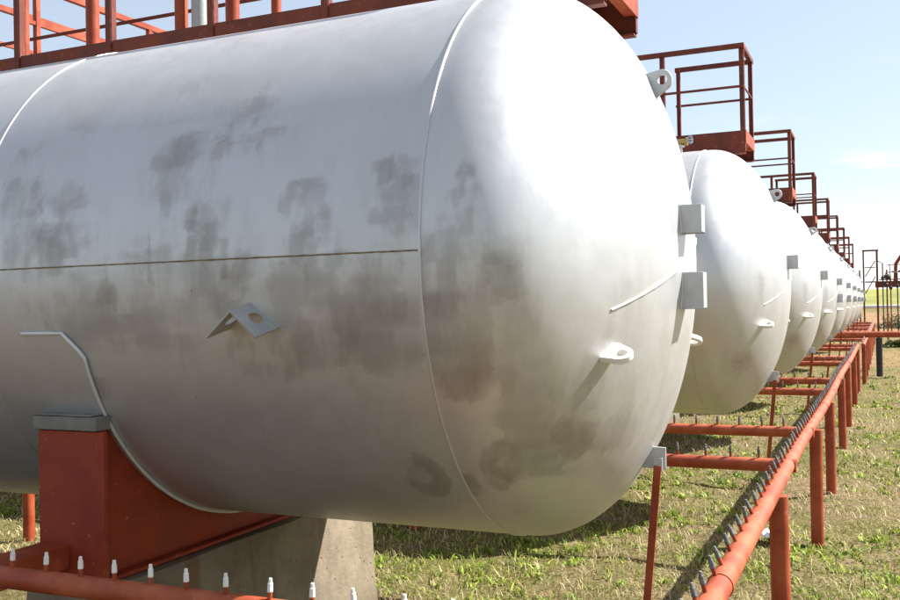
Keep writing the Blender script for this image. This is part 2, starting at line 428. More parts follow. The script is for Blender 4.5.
def revolve(name, prof, angs, org, stains=None, wash=0):
    P = []
    for x, r in prof:
        for a in angs:
            P.append((x, YC - r * math.cos(a), ZC + r * math.sin(a)))
    P = np.array(P); na = len(angs)
    F = []
    for i in range(len(prof) - 1):
        for k in range(na):
            k2 = (k + 1) % na
            F.append((i * na + k, i * na + k2, (i + 1) * na + k2, (i + 1) * na + k))
    F = np.array(F)
    me = np_mesh(name, P - np.array(org), F, SILVER)
    if stains:
        st = np.zeros(len(P)); g = np.random.default_rng(len(stains))
        W = np.zeros((len(P), 2))
        for q in range(9):
            k = g.normal(0, 1, 3) * (7 + 5 * q); W += np.outer(np.sin(P @ k + g.uniform(0, 6)), g.normal(0, 1, 2)) * .045 / (1 + .55 * q)
        L = list(stains); tr_ = np.ones(len(P))
        for q in range(wash):            # thin overlapping brush patches all over the flank
            th = math.radians(g.normal(-5, 9) if q % 3 else g.normal(14, 17)); x = g.uniform(-3.7, XR) if prof[0][0] < -2 else None
            if x is None:
                r = TR * math.sqrt(g.uniform(.25, 1)); ph = math.radians(g.normal(205, 22))
                L.append((hx(r), YC + r * math.cos(ph), ZC + r * math.sin(ph), g.uniform(.03, .14), g.uniform(.05, .2), g.uniform(.06, .25)))
            else:
                L.append((x, YC - TR * math.cos(th), ZC + TR * math.sin(th), g.uniform(.02, .15), g.uniform(.03, .12), g.uniform(.05, .22)))
        for cx, cy, cz, hw, hv, a in L:
            for sub in range(11 if a > .33 else 1):
                if sub: ox_, oz_, fx, fz, am = g.uniform(-1., 1.) * hw, g.uniform(-1.15, .9) * hv, g.uniform(.14, .5), g.uniform(.2, .6), a * g.uniform(.12, .36)
                else: ox_, oz_, fx, fz, am = 0, 0, 1., 1., a * (.2 if a > .33 else .5)
                hd = np.hypot(P[:, 0] - cx, P[:, 1] - cy) * np.where(P[:, 0] < cx, -1, 1)
                hor = np.abs(hd - ox_ + W[:, 0] * .28) / (hw * fx); ver = np.abs(P[:, 2] - cz - oz_ + W[:, 1] * .28) / (hv * fz)
                e = (hor ** 8 + ver ** 8) ** (1 / 8.)
                sf = g.uniform(.08, .35)
                tr_ *= 1 - min(1, am) * np.clip((1 + sf - e) / sf, 0, 1)
        st = 1 - tr_
        at = me.attributes.new('stain', 'FLOAT', 'POINT'); at.data.foreach_set('value', st.astype(np.float32))
    return me

def wob(x, a):   # slight out-of-roundness of rolled plate
    return .0

fine = [math.radians(t) for t in np.concatenate([np.arange(-75, 76, .75), np.arange(78, 285, 3.0)])]
coarse = [math.radians(t) for t in np.arange(0, 360, 3.0)]
sp_f = [(x, TR) for x in np.concatenate([np.linspace(XL, -3.8, 14), np.arange(-3.7, XR - .005, .0145), [XR]])]
sp_c = [(x, TR) for x in np.linspace(XL, XR, 10)]
def head_prof(n):
    return [(XR, TR)] + [(XH + HD * math.sin(t), TR * math.cos(t)) for t in np.linspace(0, math.pi / 2 - .002, n)]
def lhead_prof(n):
    return [(XL - .05 - HD * math.sin(t), TR * math.cos(t)) for t in np.linspace(math.pi / 2 - .002, 0, n)] + [(XL, TR)]

def on_head(y, z, off=0.):
    r = math.hypot(y - YC, z - ZC)
    p = Vector((hx(r), y, z)); nrm = Vector(((p.x - XH) / HD ** 2, (y - YC) / TR ** 2, (z - ZC) / TR ** 2)).normalized()
    return p + off * nrm, nrm

def bead(pts, r, seed=0, n=8):
    g = random.Random(seed)
    return MB().tube(pts, [r * (1 + .18 * g.uniform(-1, 1)) for _ in pts], n)

def ring_pts(x, n=180):
    return [(x, YC - (TR + .001) * math.cos(t), ZC + (TR + .001) * math.sin(t)) for t in np.linspace(0, 2 * math.pi, n + 1)]

def lug_plate(r, phi):
    """D-shaped pad-eye standing in the plane of the axis and the radius, with a hole"""
    rad = Vector((0, math.cos(phi), math.sin(phi)))
    y, z = YC + r * rad.y, ZC + r * rad.z
    p, nrm = on_head(y, z)
    tang = (Vector((1, 0, 0)) - nrm * nrm.x).normalized()        # along the meridian towards the apex
    side = nrm.cross(tang).normalized()
    th = .022; W = .066; L = .092; R0 = .046; hr = .021
    n = 24
    outer, hole = [], []
    for k in range(n):
        t = 2 * math.pi * k / n
        cx, cy = math.cos(t), math.sin(t)
        hole.append(p + nrm * (L - R0 + .004 + hr * cx) + tang * (hr * cy) - side * th / 2)
        # outline: round towards the tip, straight flare to the base
        if cx > .1:
            ox_, oy_ = L - R0 + R0 * cx, R0 * cy
        else:
            f = (0.1 - cx) / 1.1
            ox_ = (L - R0) * (1 - min(1, f * 1.9)) - .03 * min(1, f * 1.9)
            edge = R0 + (W - R0) * min(1, f * 1.9)
            oy_ = edge * (1 if cy >= 0 else -1) * (1 if f < .55 else max(0, (1 - f) / .45))
        outer.append(p + nrm * ox_ + tang * oy_ - side * th / 2)
    return MB().ringplate(outer, hole, side * th)

def make_tank(fn, first):
    t = thing('storage_tank', '', 'tank', (OX, YC, 0), 'silver gas tanks in a row')
    o_ = (OX, YC, 0)
    if first:
        link('shell', revolve('shell', sp_f, fine, o_, SHELL_ST + DRIPS, 170), t)
        link('head', revolve('head', head_prof(70), fine, o_, HEAD_ST + SHELL_ST[-2:-1], 45), t)
    else:
        link('shell', revolve('shell', sp_c, coarse, o_), t)
        link('head', revolve('head', head_prof(36), coarse, o_, [(-1.0, 3.4, 1.35, .3, .1, .3)], 14), t)
    link('head', revolve('head', lhead_prof(14), coarse, o_), t)
    for i, x in enumerate((XR, -3.56, -5.7, -7.9, XL) if first else (XR, XL)):
        bead(ring_pts(x), .0052 if i == 0 else .0034, i).build('ring_weld', SILVER, t)
    if first:
        a0 = math.radians(.3)
        bead([(x, YC - (TR + .001) * math.cos(a0), ZC + (TR) * math.sin(a0) + rnd.uniform(-.0005, .0005)) for x in np.arange(-3.55, XR + .012, .02)], .0030, 9).build('seam_weld', RUST, t)
        bead([(x, YC - (TR + .001) * math.cos(1.15), ZC + (TR) * math.sin(1.15)) for x in np.arange(-5.69, -3.57, .02)], .005, 8).build('seam_weld', SILVER, t)
    pts = []
    for q in np.linspace(0, 1, 40):
        y = YC - .73 + q * 1.1; z = ZC - .21 + q * .21 * 1.1 / .73
        pts.append(on_head(y, z, .002)[0])
    bead(pts, .004, 3).build('head_weld', SILVER, t)
    for ph, r in ((90, .745), (-27.5, .79), (207.5, .79)):
        lug_plate(r, math.radians(ph)).build('lifting_lug', WHITEP if ph != 90 else GREY, t, bevel=.003)
    # folded mounting brackets near the middle of the head: three-sided boxes, open below
    for z0, z1, pr in ((2.150, 2.268, .078), (1.838, 1.990, .080)):
        y0, y1 = 4.010, 4.092
        b = MB(); xb = XH + HD - .03; xe = XH + HD + pr; th = .006
        b.box((xb, y0, z0), (xe, y0 + th, z1)); b.box((xb, y1 - th, z0), (xe, y1, z1))
        b.box((xe - th, y0 + th, z0 + .004), (xe - .0005, y1 - th, z1 - .003)); b.box((xb, y0 + th, z1 - th), (xe - th, y1 - th, z1 - .002))
        mb = b.build('mounting_bracket', GREY, t, bevel=.0015)
        loop = [(y0, z0), (y0, z1), (y1, z1), (y1, z0)]
        fl = []
        for (ya, za), (yb_, zb_) in zip(loop[:-1], loop[1:]):
            fl += [on_head(ya + (yb_ - ya) * q, za + (zb_ - za) * q, .001)[0] for q in np.linspace(0, 1, 9)]
        link('fillet_weld', bead(fl, .0055, 4).mesh('fillet_weld', SILVER, (OX, YC, 0)), mb)
    # earthing plate under the head and the flat red strap going to the ground
    yb = YC + .0
    b = MB(); b.prism([(-1.02, yb, 1.158), (-.862, yb, 1.158), (-.862, yb, 1.248), (-.90, yb, 1.25), (-.945, yb, 1.25)], (0, .010, 0))
    b.build('earthing_plate', GREY, t, bevel=.001)
    b = MB(); b.box((-.912, yb - .016, 1.150), (-.874, yb - .003, 1.205)); b.build('clamp_plate', GREY, t, bevel=.001)
    b = MB(); b.bar((-.893, yb - .0205, 1.172), (-1.012, yb - .0205, -.03), .008, .032, up=(1, 0, .1)); b.build('earthing_strap', RED, t)
    # angle iron welded on the flank, ridge up, a hole in each leg
    yr0, yr1 = 2.865, 2.985
    ridge0 = Vector((-2.150, 2.845, 1.868)); ridge1 = Vector((-2.130, 2.985, 1.905))
    ang = MB(); ax = ridge1 - ridge0
    for sgn in (-1, 1):
        dl = Vector((sgn * .112, .0, -.098)); nrm = ax.cross(dl).normalized() * .007
        if nrm.z > 0: nrm = -nrm
        n = 24; outer, hole = [], []
        for k in range(n):
            tt = 2 * math.pi * k / n; cx, cy = math.cos(tt), math.sin(tt)
            mxx = max(abs(cx), abs(cy)); ux, uy = cx / mxx, cy / mxx
            outer.append(ridge0 + ax * (.5 + .5 * ux) + dl * (.5 + .5 * uy))
            hole.append(ridge0 + ax * (.5 + .20 * cx) + dl * (.5 + .19 * cy))
        ang.ringplate(outer, hole, nrm)
    ang.build('angle_bracket', STACKM, t)
    # wear plate under the saddle
    b = MB(); Rp = TR + .009; th0 = math.radians(-12.8)
    xa, xb = -3.40, -2.985; rows = []
    angs = [math.radians(q) for q in np.linspace(-12.8, -167.2, 90)]
    for a in angs:
        da = min(abs(a - angs[0]), abs(a - angs[-1])); cut = max(0, .095 - da * TR) * 1.0
        rows.append((a, xa + cut, xb - cut))
    vs = []
    for a, x0, x1 in rows:
        for R_ in (TR - .004, Rp):
            for x in (x0, x1): vs.append((x, YC - R_ * math.cos(a), ZC + R_ * math.sin(a)))
    fs = []
    for i in range(len(rows) - 1):
        p, q_ = i * 4, i * 4 + 4
        fs += [(p + 2, p + 3, q_ + 3, q_ + 2), (p, p + 2, q_ + 2, q_), (p + 1, q_ + 1, q_ + 3, p + 3)]
    fs += [(0, 1, 3, 2)]; e = (len(rows) - 1) * 4; fs += [(e, e + 2, e + 3, e + 1)]
    b.add(vs, fs); wp = b.build('wear_plate', SILVER, t, smooth=25)
    def pp(x, a): return (x, YC - (Rp + .001) * math.cos(a), ZC + (Rp + .001) * math.sin(a))
    edge = [pp(x, rows[0][0]) for x in np.linspace(rows[0][1], rows[0][2], 8)] + [pp(r_[2], r_[0]) for r_ in rows[1:]]
    link('plate_weld', bead(edge, .0075, 5).mesh('plate_weld', PALE, (OX, YC, 0)), wp)
    # valve on a short neck beside the walkway
    vx, vy = -1.66, YC + .0
    b = MB(); b.tube([(vx, vy - .12, ZC + TR - .03), (vx, vy - .12, ZC + TR + .05)], .022, 12)
    b.tube([(vx, vy - .12, ZC + TR + .045), (vx, vy - .12, ZC + TR + .058)], .045, 14); b.build('valve_neck', SILVER, t)
    b = MB(); b.tube([(vx - .07, vy - .12, ZC + TR + .09), (vx - .055, vy - .12, ZC + TR + .09), (vx - .05, vy - .12, ZC + TR + .09), (vx + .05, vy - .12, ZC + TR + .09), (vx + .055, vy - .12, ZC + TR + .09), (vx + .07, vy - .12, ZC + TR + .09)], [.038, .038, .026, .026, .038, .038], 12)
    b.tube([(vx, vy - .12, ZC + TR + .055), (vx, vy - .12, ZC + TR + .09)], .02, 10)
    vb = b.build('valve_body', BRASS, t)
    b = MB(); b.tube([(vx + .06, vy - .13, ZC + TR + .09), (vx + .10, vy - .16, ZC + TR + .10)], .008, 8)
    ringp = [Vector((vx + .10, vy - .16, ZC + TR + .10)) + Vector((.012 * math.cos(q) , .03 * math.cos(q), .035 * math.sin(q))) for q in np.linspace(0, 2 * math.pi, 17)]
    b.tube(ringp, .007, 6); b.tube([ringp[0], ringp[8]], .005, 6); b.tube([ringp[4], ringp[12]], .005, 6)
    b.build('hand_wheel', BLUEG, t)
    return t

tank1 = make_tank(fine, True)
tag(tank1, 'nearest silver tank, huge and patchily stained, filling the left of the photo')
tank2 = make_tank(coarse, False)
tank2.location.y += S
for n in range(1, N):
    t = tank2 if n == 1 else copy_tree(tank2)
    t.location.y = YC + n * S
    tag(t, ['', 'silver tank second in the row, half hidden behind the nearest tank',
            'silver tank third in the row, behind the second tank', 'silver tank fourth in the row counted from the camera',
            'silver tank fifth in the row counted from the camera', 'silver tank sixth in the row counted from the camera',
            'silver tank seventh in the row, a narrow sliver', 'silver tank eighth in the row, last but one',
            'farthest silver tank at the end of the row'][n])

for t in [o for o in COL.objects if o.name.startswith('storage_tank') and YC + .5 < o.location.y < YC + 2.5 * S]:
    mbs = [c for c in t.children if c.name.startswith('mounting_bracket')]
    for c in mbs[1:]:
        for f_ in list(c.children): bpy.data.objects.remove(f_)
        bpy.data.objects.remove(c)

# ------------------------------------------------------------------ saddles and piers
def make_saddle():
    x0, x1 = -3.303, -2.941
    t = thing('steel_saddle', '', 'saddle', ((x0 + x1) / 2, YC, .74), 'red saddles under the tanks')
    zt = 1.376
    for sg in (1, -1):
        ya = YC - sg * 1.092; yb = YC - sg * 1.066
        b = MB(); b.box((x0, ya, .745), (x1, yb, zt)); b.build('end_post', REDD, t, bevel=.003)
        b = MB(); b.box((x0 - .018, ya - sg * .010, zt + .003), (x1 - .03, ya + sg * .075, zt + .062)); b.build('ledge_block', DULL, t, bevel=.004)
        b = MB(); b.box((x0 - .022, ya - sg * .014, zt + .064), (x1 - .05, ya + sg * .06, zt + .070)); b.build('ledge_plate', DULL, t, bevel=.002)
    # two webs cut to the shell
    for xw in (x0 + .085, x1 - .085):
        b = MB(); m_ = 60; vs = []; fs = []
        for i in range(m_ + 1):
            y = YC - 1.065 + 2.13 * i / m_
            zz = ZC - math.sqrt((TR + .008) ** 2 - (y - YC) ** 2)
            zz = min(zz, zt)
            for x in (xw - .010, xw + .010):
                vs += [(x, y, .762), (x, y, zz)]
        for i in range(m_):
            p, q_ = i * 4, i * 4 + 4
            fs += [(p, p + 1, q_ + 1, q_), (p + 2, q_ + 2, q_ + 3, p + 3), (p + 1, p + 3, q_ + 3, q_ + 1), (p, q_, q_ + 2, p + 2)]
        fs += [(0, 2, 3, 1), (m_ * 4, m_ * 4 + 1, m_ * 4 + 3, m_ * 4 + 2)]
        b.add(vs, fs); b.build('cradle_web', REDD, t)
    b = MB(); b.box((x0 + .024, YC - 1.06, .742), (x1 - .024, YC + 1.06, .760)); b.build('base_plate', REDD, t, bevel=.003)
    b = MB(); b.box((-3.29, 2.60, .80), (-3.13, YC - 1.0935, .90)); b.build('pipe_arm', RED, t, bevel=.004)
    return t
sad = make_saddle()
def make_pier():
    b = MB(); x0, x1, y0, y1, zt = -3.36, -2.915, YC - 1.11, YC + 1.10, .739
    g = random.Random(4)
    # lightly battered cast block with a broken top corner
    sec = []
    for z, e in ((-.05, .03), (.25, .018), (.5, .008), (zt - .03, 0), (zt, -.018)):
        ring = []
        for (xa, ya), (xb_, yb_) in (((x0, y0), (x1, y0)), ((x1, y0), (x1, y1)), ((x1, y1), (x0, y1)), ((x0, y1), (x0, y0))):
            for q in np.linspace(0, 1, 9)[:-1]:
                x = xa + (xb_ - xa) * q; y = ya + (yb_ - ya) * q
                cx, cy = (x0 + x1) / 2, (y0 + y1) / 2
                x += e * (1 if x > cx else -1) + g.uniform(-.004, .004); y += e * (1 if y > cy else -1) + g.uniform(-.004, .004)
                ring.append((x, y, z + (g.uniform(-.012, .0) if z > .7 else 0)))
        sec.append(ring)
    n = len(sec[0]); vs = [p for r in sec for p in r]; fs = []
    for i in range(len(sec) - 1):
        for k in range(n): fs.append((i * n + k, i * n + (k + 1) % n, (i + 1) * n + (k + 1) % n, (i + 1) * n + k))
    fs.append(tuple((len(sec) - 1) * n + k for k in range(n))); fs.append(tuple(reversed(range(n))))
    b.add(vs, fs)
    return b.mesh('concrete_pier', CONC, ((x0 + x1) / 2, YC, 0), 30)
pier_me = make_pier()
for n in range(N):
    sd_o = sad if n == 0 else copy_tree(sad)
    sd_o.location.y = YC + n * S
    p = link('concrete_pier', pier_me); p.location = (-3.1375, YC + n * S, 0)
    if n == 0:
        tag(sd_o, 'dark red steel saddle with a boxy end post under the nearest tank')
        tag(p, 'concrete pier with a sunlit end face under the nearest tank', 'pier', 'concrete piers under the tanks')
    else:
        tag(sd_o, 'red steel saddle carrying the %s tank of the row' % ORD[n])
        tag(p, 'concrete pier below the saddle of the %s tank' % ORD[n], 'pier', 'concrete piers under the tanks')

# ------------------------------------------------------------------ access platforms on top of the tanks
YF, YB, ZB, ZD, ZR, XE = 4.25, 4.88, 3.222, 3.425, 4.20, -1.11
XW = -6.35
def channel_x(b, y, face, x0, x1, z0, z1, th=.010, fl=.055):
    """C-section along X; face = side on which the web stands"""
    b.box((x0, y, z0), (x1, y + face * th, z1))
    b.box((x0, y + face * (th + .0002), z0), (x1, y + face * fl, z0 + th)); b.box((x0, y + face * (th + .0002), z1 - th), (x1, y + face * fl, z1))
def make_platform():
    t = thing('access_platform', '', 'platform', (-3.7, (YF + YB) / 2, ZB), 'red access platforms on the tanks')
    b = MB(); channel_x(b, YF, 1, XW, XE - .012, ZB, ZD); b.build('channel_beam', REDF, t)
    b = MB(); channel_x(b, YB, -1, XW, XE - .012, ZB, ZD); b.build('channel_beam', REDF, t)
    b = MB(); b.box((XE - .010, YF - .002, ZD - .105), (XE, YB + .002, ZD + .012)); b.box((XE - .06, YF + .058, ZD - .105), (XE - .0105, YB - .058, ZD - .095)); b.build('end_beam', RED, t)
    for x in np.arange(XE - .55, XW, -.62):
        b = MB(); b.box((x, YF + .058, ZB + .02), (x + .008, YB - .058, ZD - .012)); b.box((x + .0085, YF + .058, ZB + .02), (x + .05, YB - .058, ZB + .03)); b.build('joist', REDF, t)
    b = MB(); b.box((XW, YF + .004, ZD + .001), (XE - .004, YB - .004, ZD + .007)); b.build('deck_plate', REDF, t)
    # feet on the shell
    for x in (-1.55, -3.2, -4.9):
        for y in (YF + .08, YB - .08):
            zz = ZC + math.sqrt(TR ** 2 - (y - YC) ** 2)
            b = MB(); b.box((x - .04, y - .03, zz - .04), (x + .04, y + .03, ZB + .03)); b.build('foot', REDF, t)
    # angle-iron posts
    def post(x, y, sg, z0):
        b = MB(); b.box((x - .019, y, z0), (x + .019, y - sg * .005, ZR - .002)); b.box((x + .0195, y, z0), (x + .0145 + .01, y + sg * .038, ZR - .002))
        b.build('post', REDF, t)
    for k in range(8): post(XE - .03 - .72 * k, YF - .004, 1, ZB + .02)
    for x in (XE - .03, XE - .72): post(x, YB + .004, -1, ZB + .02)
    def rail(p, q, wd, nm): MB().bar(p, q, wd, wd).build(nm, REDF, t)
    rail((XW, YF - .018, ZR), (XE + .0, YF - .018, ZR), .042, 'top_rail')
    rail((XE - .75, YB + .018, ZR), (XE + .0, YB + .018, ZR), .042, 'top_rail')
    rail((XE - .021, YF + .006, ZR + .001), (XE - .021, YB - .006, ZR + .001), .040, 'top_rail')
    rail((XW, YF - .020, 3.83), (XE - .01, YF - .020, 3.83), .020, 'mid_rail')
    rail((XE - .75, YB + .022, 3.84), (XE - .01, YB + .022, 3.84), .020, 'mid_rail')
    rail((XE - .012, YF - .01, 3.83), (XE - .012, YB + .01, 3.83), .012, 'mid_rail')
    return t
plat = make_platform()
for n in range(N):
    p = plat if n == 0 else copy_tree(plat)
    p.location.y = (YF + YB) / 2 + n * S
    tag(p, ['red steel walkway along the top of the nearest tank, cut by the photo edge',
            'red railed platform end on top of the second tank'][n] if n < 2 else 'red railed platform end on top of the %s tank' % ORD[n])
# extras on the first walkway only: back rail and low pipe on the left part
b = MB(); b.bar((-6.3, YB + .022, 3.775), (-2.6, YB + .022, 3.775), .018, .018); b.build('mid_rail', REDF, plat)
b = MB(); b.tube([(-6.6, YF - .20, 3.225), (-4.15, YF - .20, 3.225)], .026, 10); b.build('conduit', RED, plat)

# walkway that links the platforms, running along the row
t = thing('link_walkway', 'red railed walkway linking the platforms behind the nearest tank', 'walkway', (-5.74, YB, ZB))
y0, y1 = YB + .06, YC + (N - 1) * S
for x in (-6.05, -5.43):
    MB().box((x - .005, y0, ZB + .04), (x + .005, y1, ZD - .01)).build('side_beam', REDF, t)
    MB().bar((x, y0, ZR), (x, y1, ZR), .042, .042).build('top_rail', RED, t)
    MB().bar((x, y0, 3.93), (x, y1, 3.93), .026, .026).build('mid_rail', RED, t)
    for k, y in enumerate(np.arange(y0 + .1, y1, 1.15)):
        MB().box((x - .018, y - .018, ZB + .045), (x + .018, y + .018, ZR - .022)).build('post', RED, t)
MB().box((-6.04, y0, ZD - .009), (-5.44, y1, ZD - .003)).build('deck_plate', REDF, t)

# stand pipes rising through the nearest walkway
def stand_pipe(x, y, r, mat, label, flange=True):
    t = thing('vent_pipe', label, 'pipe', (x, y, ZC + TR - .05), 'vent pipes above the nearest tank')
    MB().tube([(x, y, ZC + TR - .06), (x, y, 5.6)], r, 16).build('pipe', mat, t)
    MB().tube([(x, y, 4.86), (x, y, 4.90)], r * 1.8, 16).build('flange', mat, t)
    MB().tube([(x, y, 5.59), (x, y, 5.64)], r * 1.25, 16).build('cap', mat, t)
stand_pipe(-5.18, 4.70, .034, RED, 'leftmost red vent pipe near the photo edge on the nearest tank')
stand_pipe(-4.58, 4.70, .042, RED, 'red vent pipe beside the second walkway post on the nearest tank')
stand_pipe(-3.87, 4.70, .040, RED, 'red vent pipe just left of the grey stack on the nearest tank')
stand_pipe(-3.73, 4.70, .050, STACKM, 'grey metal stack between two red vent pipes')
stand_pipe(-3.49, 4.70, .042, RED, 'red vent pipe just right of the grey stack')
stand_pipe(-3.18, 4.70, .030, RED, 'rightmost slender red vent pipe on the nearest tank')

# ------------------------------------------------------------------ sprinkler pipe along the tank heads
PX, PZ, PR = -.478, .92, .041
YEND = 22.25
sp = thing('sprinkler_pipe', 'long red sprinkler pipe on posts with branches between the tanks', 'pipe', (PX, 12, 0))
def wavy(y): return PX - .042 + .006 * math.sin(y * .8), PZ + .004 * math.sin(y * 1.1)
pts = [(*wavy(y)[:1], y, wavy(y)[1]) for y in np.arange(-.6, YEND - .1, .35)]
def arc_pts(c, r, a0, a1, n=7):
    return [(c[0] + r * math.cos(a), c[1] + r * math.sin(a), c[2]) for a in np.linspace(a0, a1, n)]
pts += [(PX - .04, YEND - .16, PZ)] + arc_pts((PX - .16, YEND - .12, PZ), .12, 0, math.pi / 2)
MB().tube(pts, PR, 20).build('main_pipe', REDM, sp)
for y in (3.3, 9.2, 15.1): MB().tube([(wavy(y)[0], y - .006, wavy(y)[1]), (wavy(y)[0], y + .006, wavy(y)[1])], PR + .004, 20).build('weld_collar', REDM, sp)
pts = [(PX + .05, y, PZ - .01) for y in np.arange(YEND + .15, 46.2, 1.2)]
MB().tube(pts, PR, 14).build('main_pipe', REDM, sp)
post_me = MB().tube([(0, 0, -.05), (0, 0, .885)], .047, 18).mesh('support_post', RED)
for k in range(19):
    y = [.75, 3.16, 5.12, 7.85, 10.0, 13.08, 15.4, 18.5, 21.0][k] if k < 9 else 23.4 + 2.45 * (k - 9)
    o = link('support_post', post_me, sp); o.location = ((.05 if k >= 9 else -.026) + rnd.uniform(-.006, .006), y - 12, 0)
    o.rotation_euler = (rnd.uniform(-.006, .006), rnd.uniform(-.006, .006), 0)
# one nozzle: red stub, alloy tip
nz = MB(); nz.tube([(0, 0, -.012), (0, 0, .024)], .0078, 10, 0)
nz.tube([(0, 0, .0242), (0, 0, .027), (0, 0, .030), (0, 0, .052), (0, 0, .0535), (0, 0, .066), (0, 0, .0675)], [.0085, .0098, .0092, .0086, .0066, .0058, .0045], 10, 1)
nozzle_me = nz.mesh('nozzle', [RED, CAPM])
nozzle_pale = nozzle_me.copy(); nozzle_pale.materials[1] = WHITEP
def nozzle(parent, loc, tilt, org, me=None):
    o = link('nozzle', me or nozzle_me, parent)
    o.location = tuple(a - c for a, c in zip(loc, org)); o.rotation_euler = (tilt[0] + rnd.uniform(-.07, .07), tilt[1] + rnd.uniform(-.07, .07), rnd.uniform(0, 6))
    return o
til = -math.radians(17); du = Vector((math.sin(til), 0, math.cos(til)))
for y in np.arange(1.86, YEND - .2, .1755):
    x, z = wavy(y); y += rnd.uniform(-.02, .02)
    o = link('nozzle', nozzle_me, sp)
    o.location = (x + du.x * PR - PX, y - 12, z + du.z * PR); o.rotation_euler = (rnd.gauss(0, .05), til + rnd.gauss(0, .05), rnd.uniform(-.2, .2))
far = MB()
for y in np.arange(YEND + .3, 46, .1755):
    b0 = Vector((PX + .05, y, PZ - .01)) + du * PR
    far.tube([b0, b0 + du * .03], .0085, 5, 0); far.tube([b0 + du * .0302, b0 + du * .065], [.0105, .005], 5, 1)
tag(far.build('nozzle_row', [RED, CAPM], sp), kind='stuff')
# branches: one on each flank of every tank
BX0 = -9.6
def branch(y, n, side):
    z = PZ
    b = MB(); b.tube([(x, y + .004 * math.sin(x * 2.1), z + .003 * math.sin(x * 1.3 + y)) for x in np.concatenate([[BX0], np.arange(-9, PX - .05, .4), [PX]])], PR - .002, 16)
    br = b.build('branch_pipe', REDM, sp)
    xs_ = []
    lim = -4.9 if (n == 0 and side < 0) else (-2.0 if n < 3 else -1.75)
    x = PX - .20
    while x > lim: xs_.append(x); x -= .1575
    for x in xs_:
        nozzle(br, (x + rnd.uniform(-.008, .008), y, z + PR - .004), (0, rnd.uniform(-.05, .05)), (PX, 12, 0), nozzle_pale if n == 0 and side < 0 else None)
    for xp in (-3.7, -6.5, -9.3):
        o = link('support_post', post_me, br); o.location = (xp - PX, y - 12, -.03)
for n in range(N):
    branch(YC + n * S - 1.60, n, -1)
    branch(YC + n * S + 1.74, n, 1)

# red pipe crossing above the row pipe with a black post
t = thing('cross_pipe', 'red pipe crossing over the sprinkler pipe, held by a black post', 'pipe', (.9, 25.7, 0))
MB().tube([(-1.75, 25.7, 1.035), (8.5, 25.7, 1.035)], .075, 16).build('pipe', REDM, t)
for x in (-.13, 3.1, 6.4):
    b = MB(); b.tube([(x, 25.7, -.05), (x, 25.7, .955)], .075, 14); b.build('post', BLACK, t)

# scrap of paper in the grass
b = MB(); g = random.Random(3); nn = 7
vs = [(-.84 + (i / nn - .5) * .19, 7.70 + (j / nn - .5) * .16, .045 + float(terr(np.array(-.84), np.array(7.70))) + g.uniform(0, .06)) for i in range(nn + 1) for j in range(nn + 1)]
fs = [(i * (nn + 1) + j, (i + 1) * (nn + 1) + j, (i + 1) * (nn + 1) + j + 1, i * (nn + 1) + j + 1) for i in range(nn) for j in range(nn)]
b.add(vs, fs)
po = link('paper_scrap', b.mesh('paper_scrap', PAPER, (-.84, 7.70, 0), 20)); po.location = (-.84, 7.70, 0)
sm = po.modifiers.new('solid', 'SOLIDIFY'); sm.thickness = .004
tag(po, 'crumpled white scrap of paper lying in the grass beside a red post', 'litter')

# ------------------------------------------------------------------ far end of the yard
t = thing('pipeline', 'pale horizontal pipeline crossing the yard beyond the tanks', 'pipe', (10, 62, 0))
MB().tube([(-40, 62, 1.49), (70, 62, 1.49)], .115, 14).build('pipe', PALE, t)
for x in np.arange(-37, 70, 6.5): MB().box((x - .09, 61.9, .2), (x + .09, 62.1, 1.375)).build('support', CONC, t)

t = thing('loading_rack', 'dark red raised loading rack with railing on the far side', 'rack', (4, 55, 0))
def hz_(v, d): return CAM_H + (300 - v) / 966 * d * .912
zb0, zb1 = 2.55, 2.86
MB().box((-.4, 54.7, zb0), (14, 56.2, zb1)).build('deck_beam', REDF, t)
for x in (1.1, 4.2, 7.3, 10.4, 13.5): MB().box((x - .06, 55.3, 0), (x + .06, 55.42, zb0 - .002)).build('post', BLACK, t)
for x in np.arange(.3, 14, .66): MB().box((x - .02, 54.74, zb1 + .001), (x + .02, 54.78, zb1 + .82)).build('rail_post', REDF, t)
for z in (zb1 + .45, zb1 + .84): MB().box((.2, 54.74, z - .02), (14, 54.78, z + .02)).build('rail', REDF, t)
t = thing('stair_frame', 'tall open red frame with diagonal braces at the row end', 'frame', (-.1, 50, 0))
fx0, fx1, fy = -.86, -.27, 50.
MB().box((fx0 - .035, fy, 0.02), (fx0 + .035, fy + .08, 4.2)).build('upright', REDF, t)
MB().box((fx1 - .045, fy, 0.02), (fx1 + .045, fy + .08, 4.2)).build('upright', REDF, t)
MB().box((fx0 - .05, fy + .005, 4.202), (fx1 + .07, fy + .095, 4.28)).build('crossbar', REDF, t)
MB().box((fx0 + .052, fy + .02, 2.72), (fx1 - .072, fy + .08, 2.78)).build('crossbar', REDF, t)
for za, zb_ in ((2.2, 3.0), (3.0, 3.75)): MB().bar((fx0 + .06, fy + .05, za), (fx1 - .08, fy + .05, zb_), .04, .04).build('brace', REDF, t)
MB().box((fx0 + .055, fy + .018, 3.42), (fx1 - .075, fy + .04, 3.46)).build('crossbar', REDF, t)
t = thing('tanker_loader', 'dark jointed loading pipe reaching over the far rack railing', 'loader', (1.2, 55, zb1))
MB().tube([(.55, 55.4, zb1), (.6, 55.4, zb1 + .9), (.95, 55.4, zb1 + 1.45), (1.15, 55.4, zb1 + 1.6)], .09, 10).build('column', REDD, t)
MB().tube([(1.05, 55.4, zb1 + 1.58), (1.5, 55.4, zb1 + 1.66)], .11, 10).build('joint', BLACK, t)
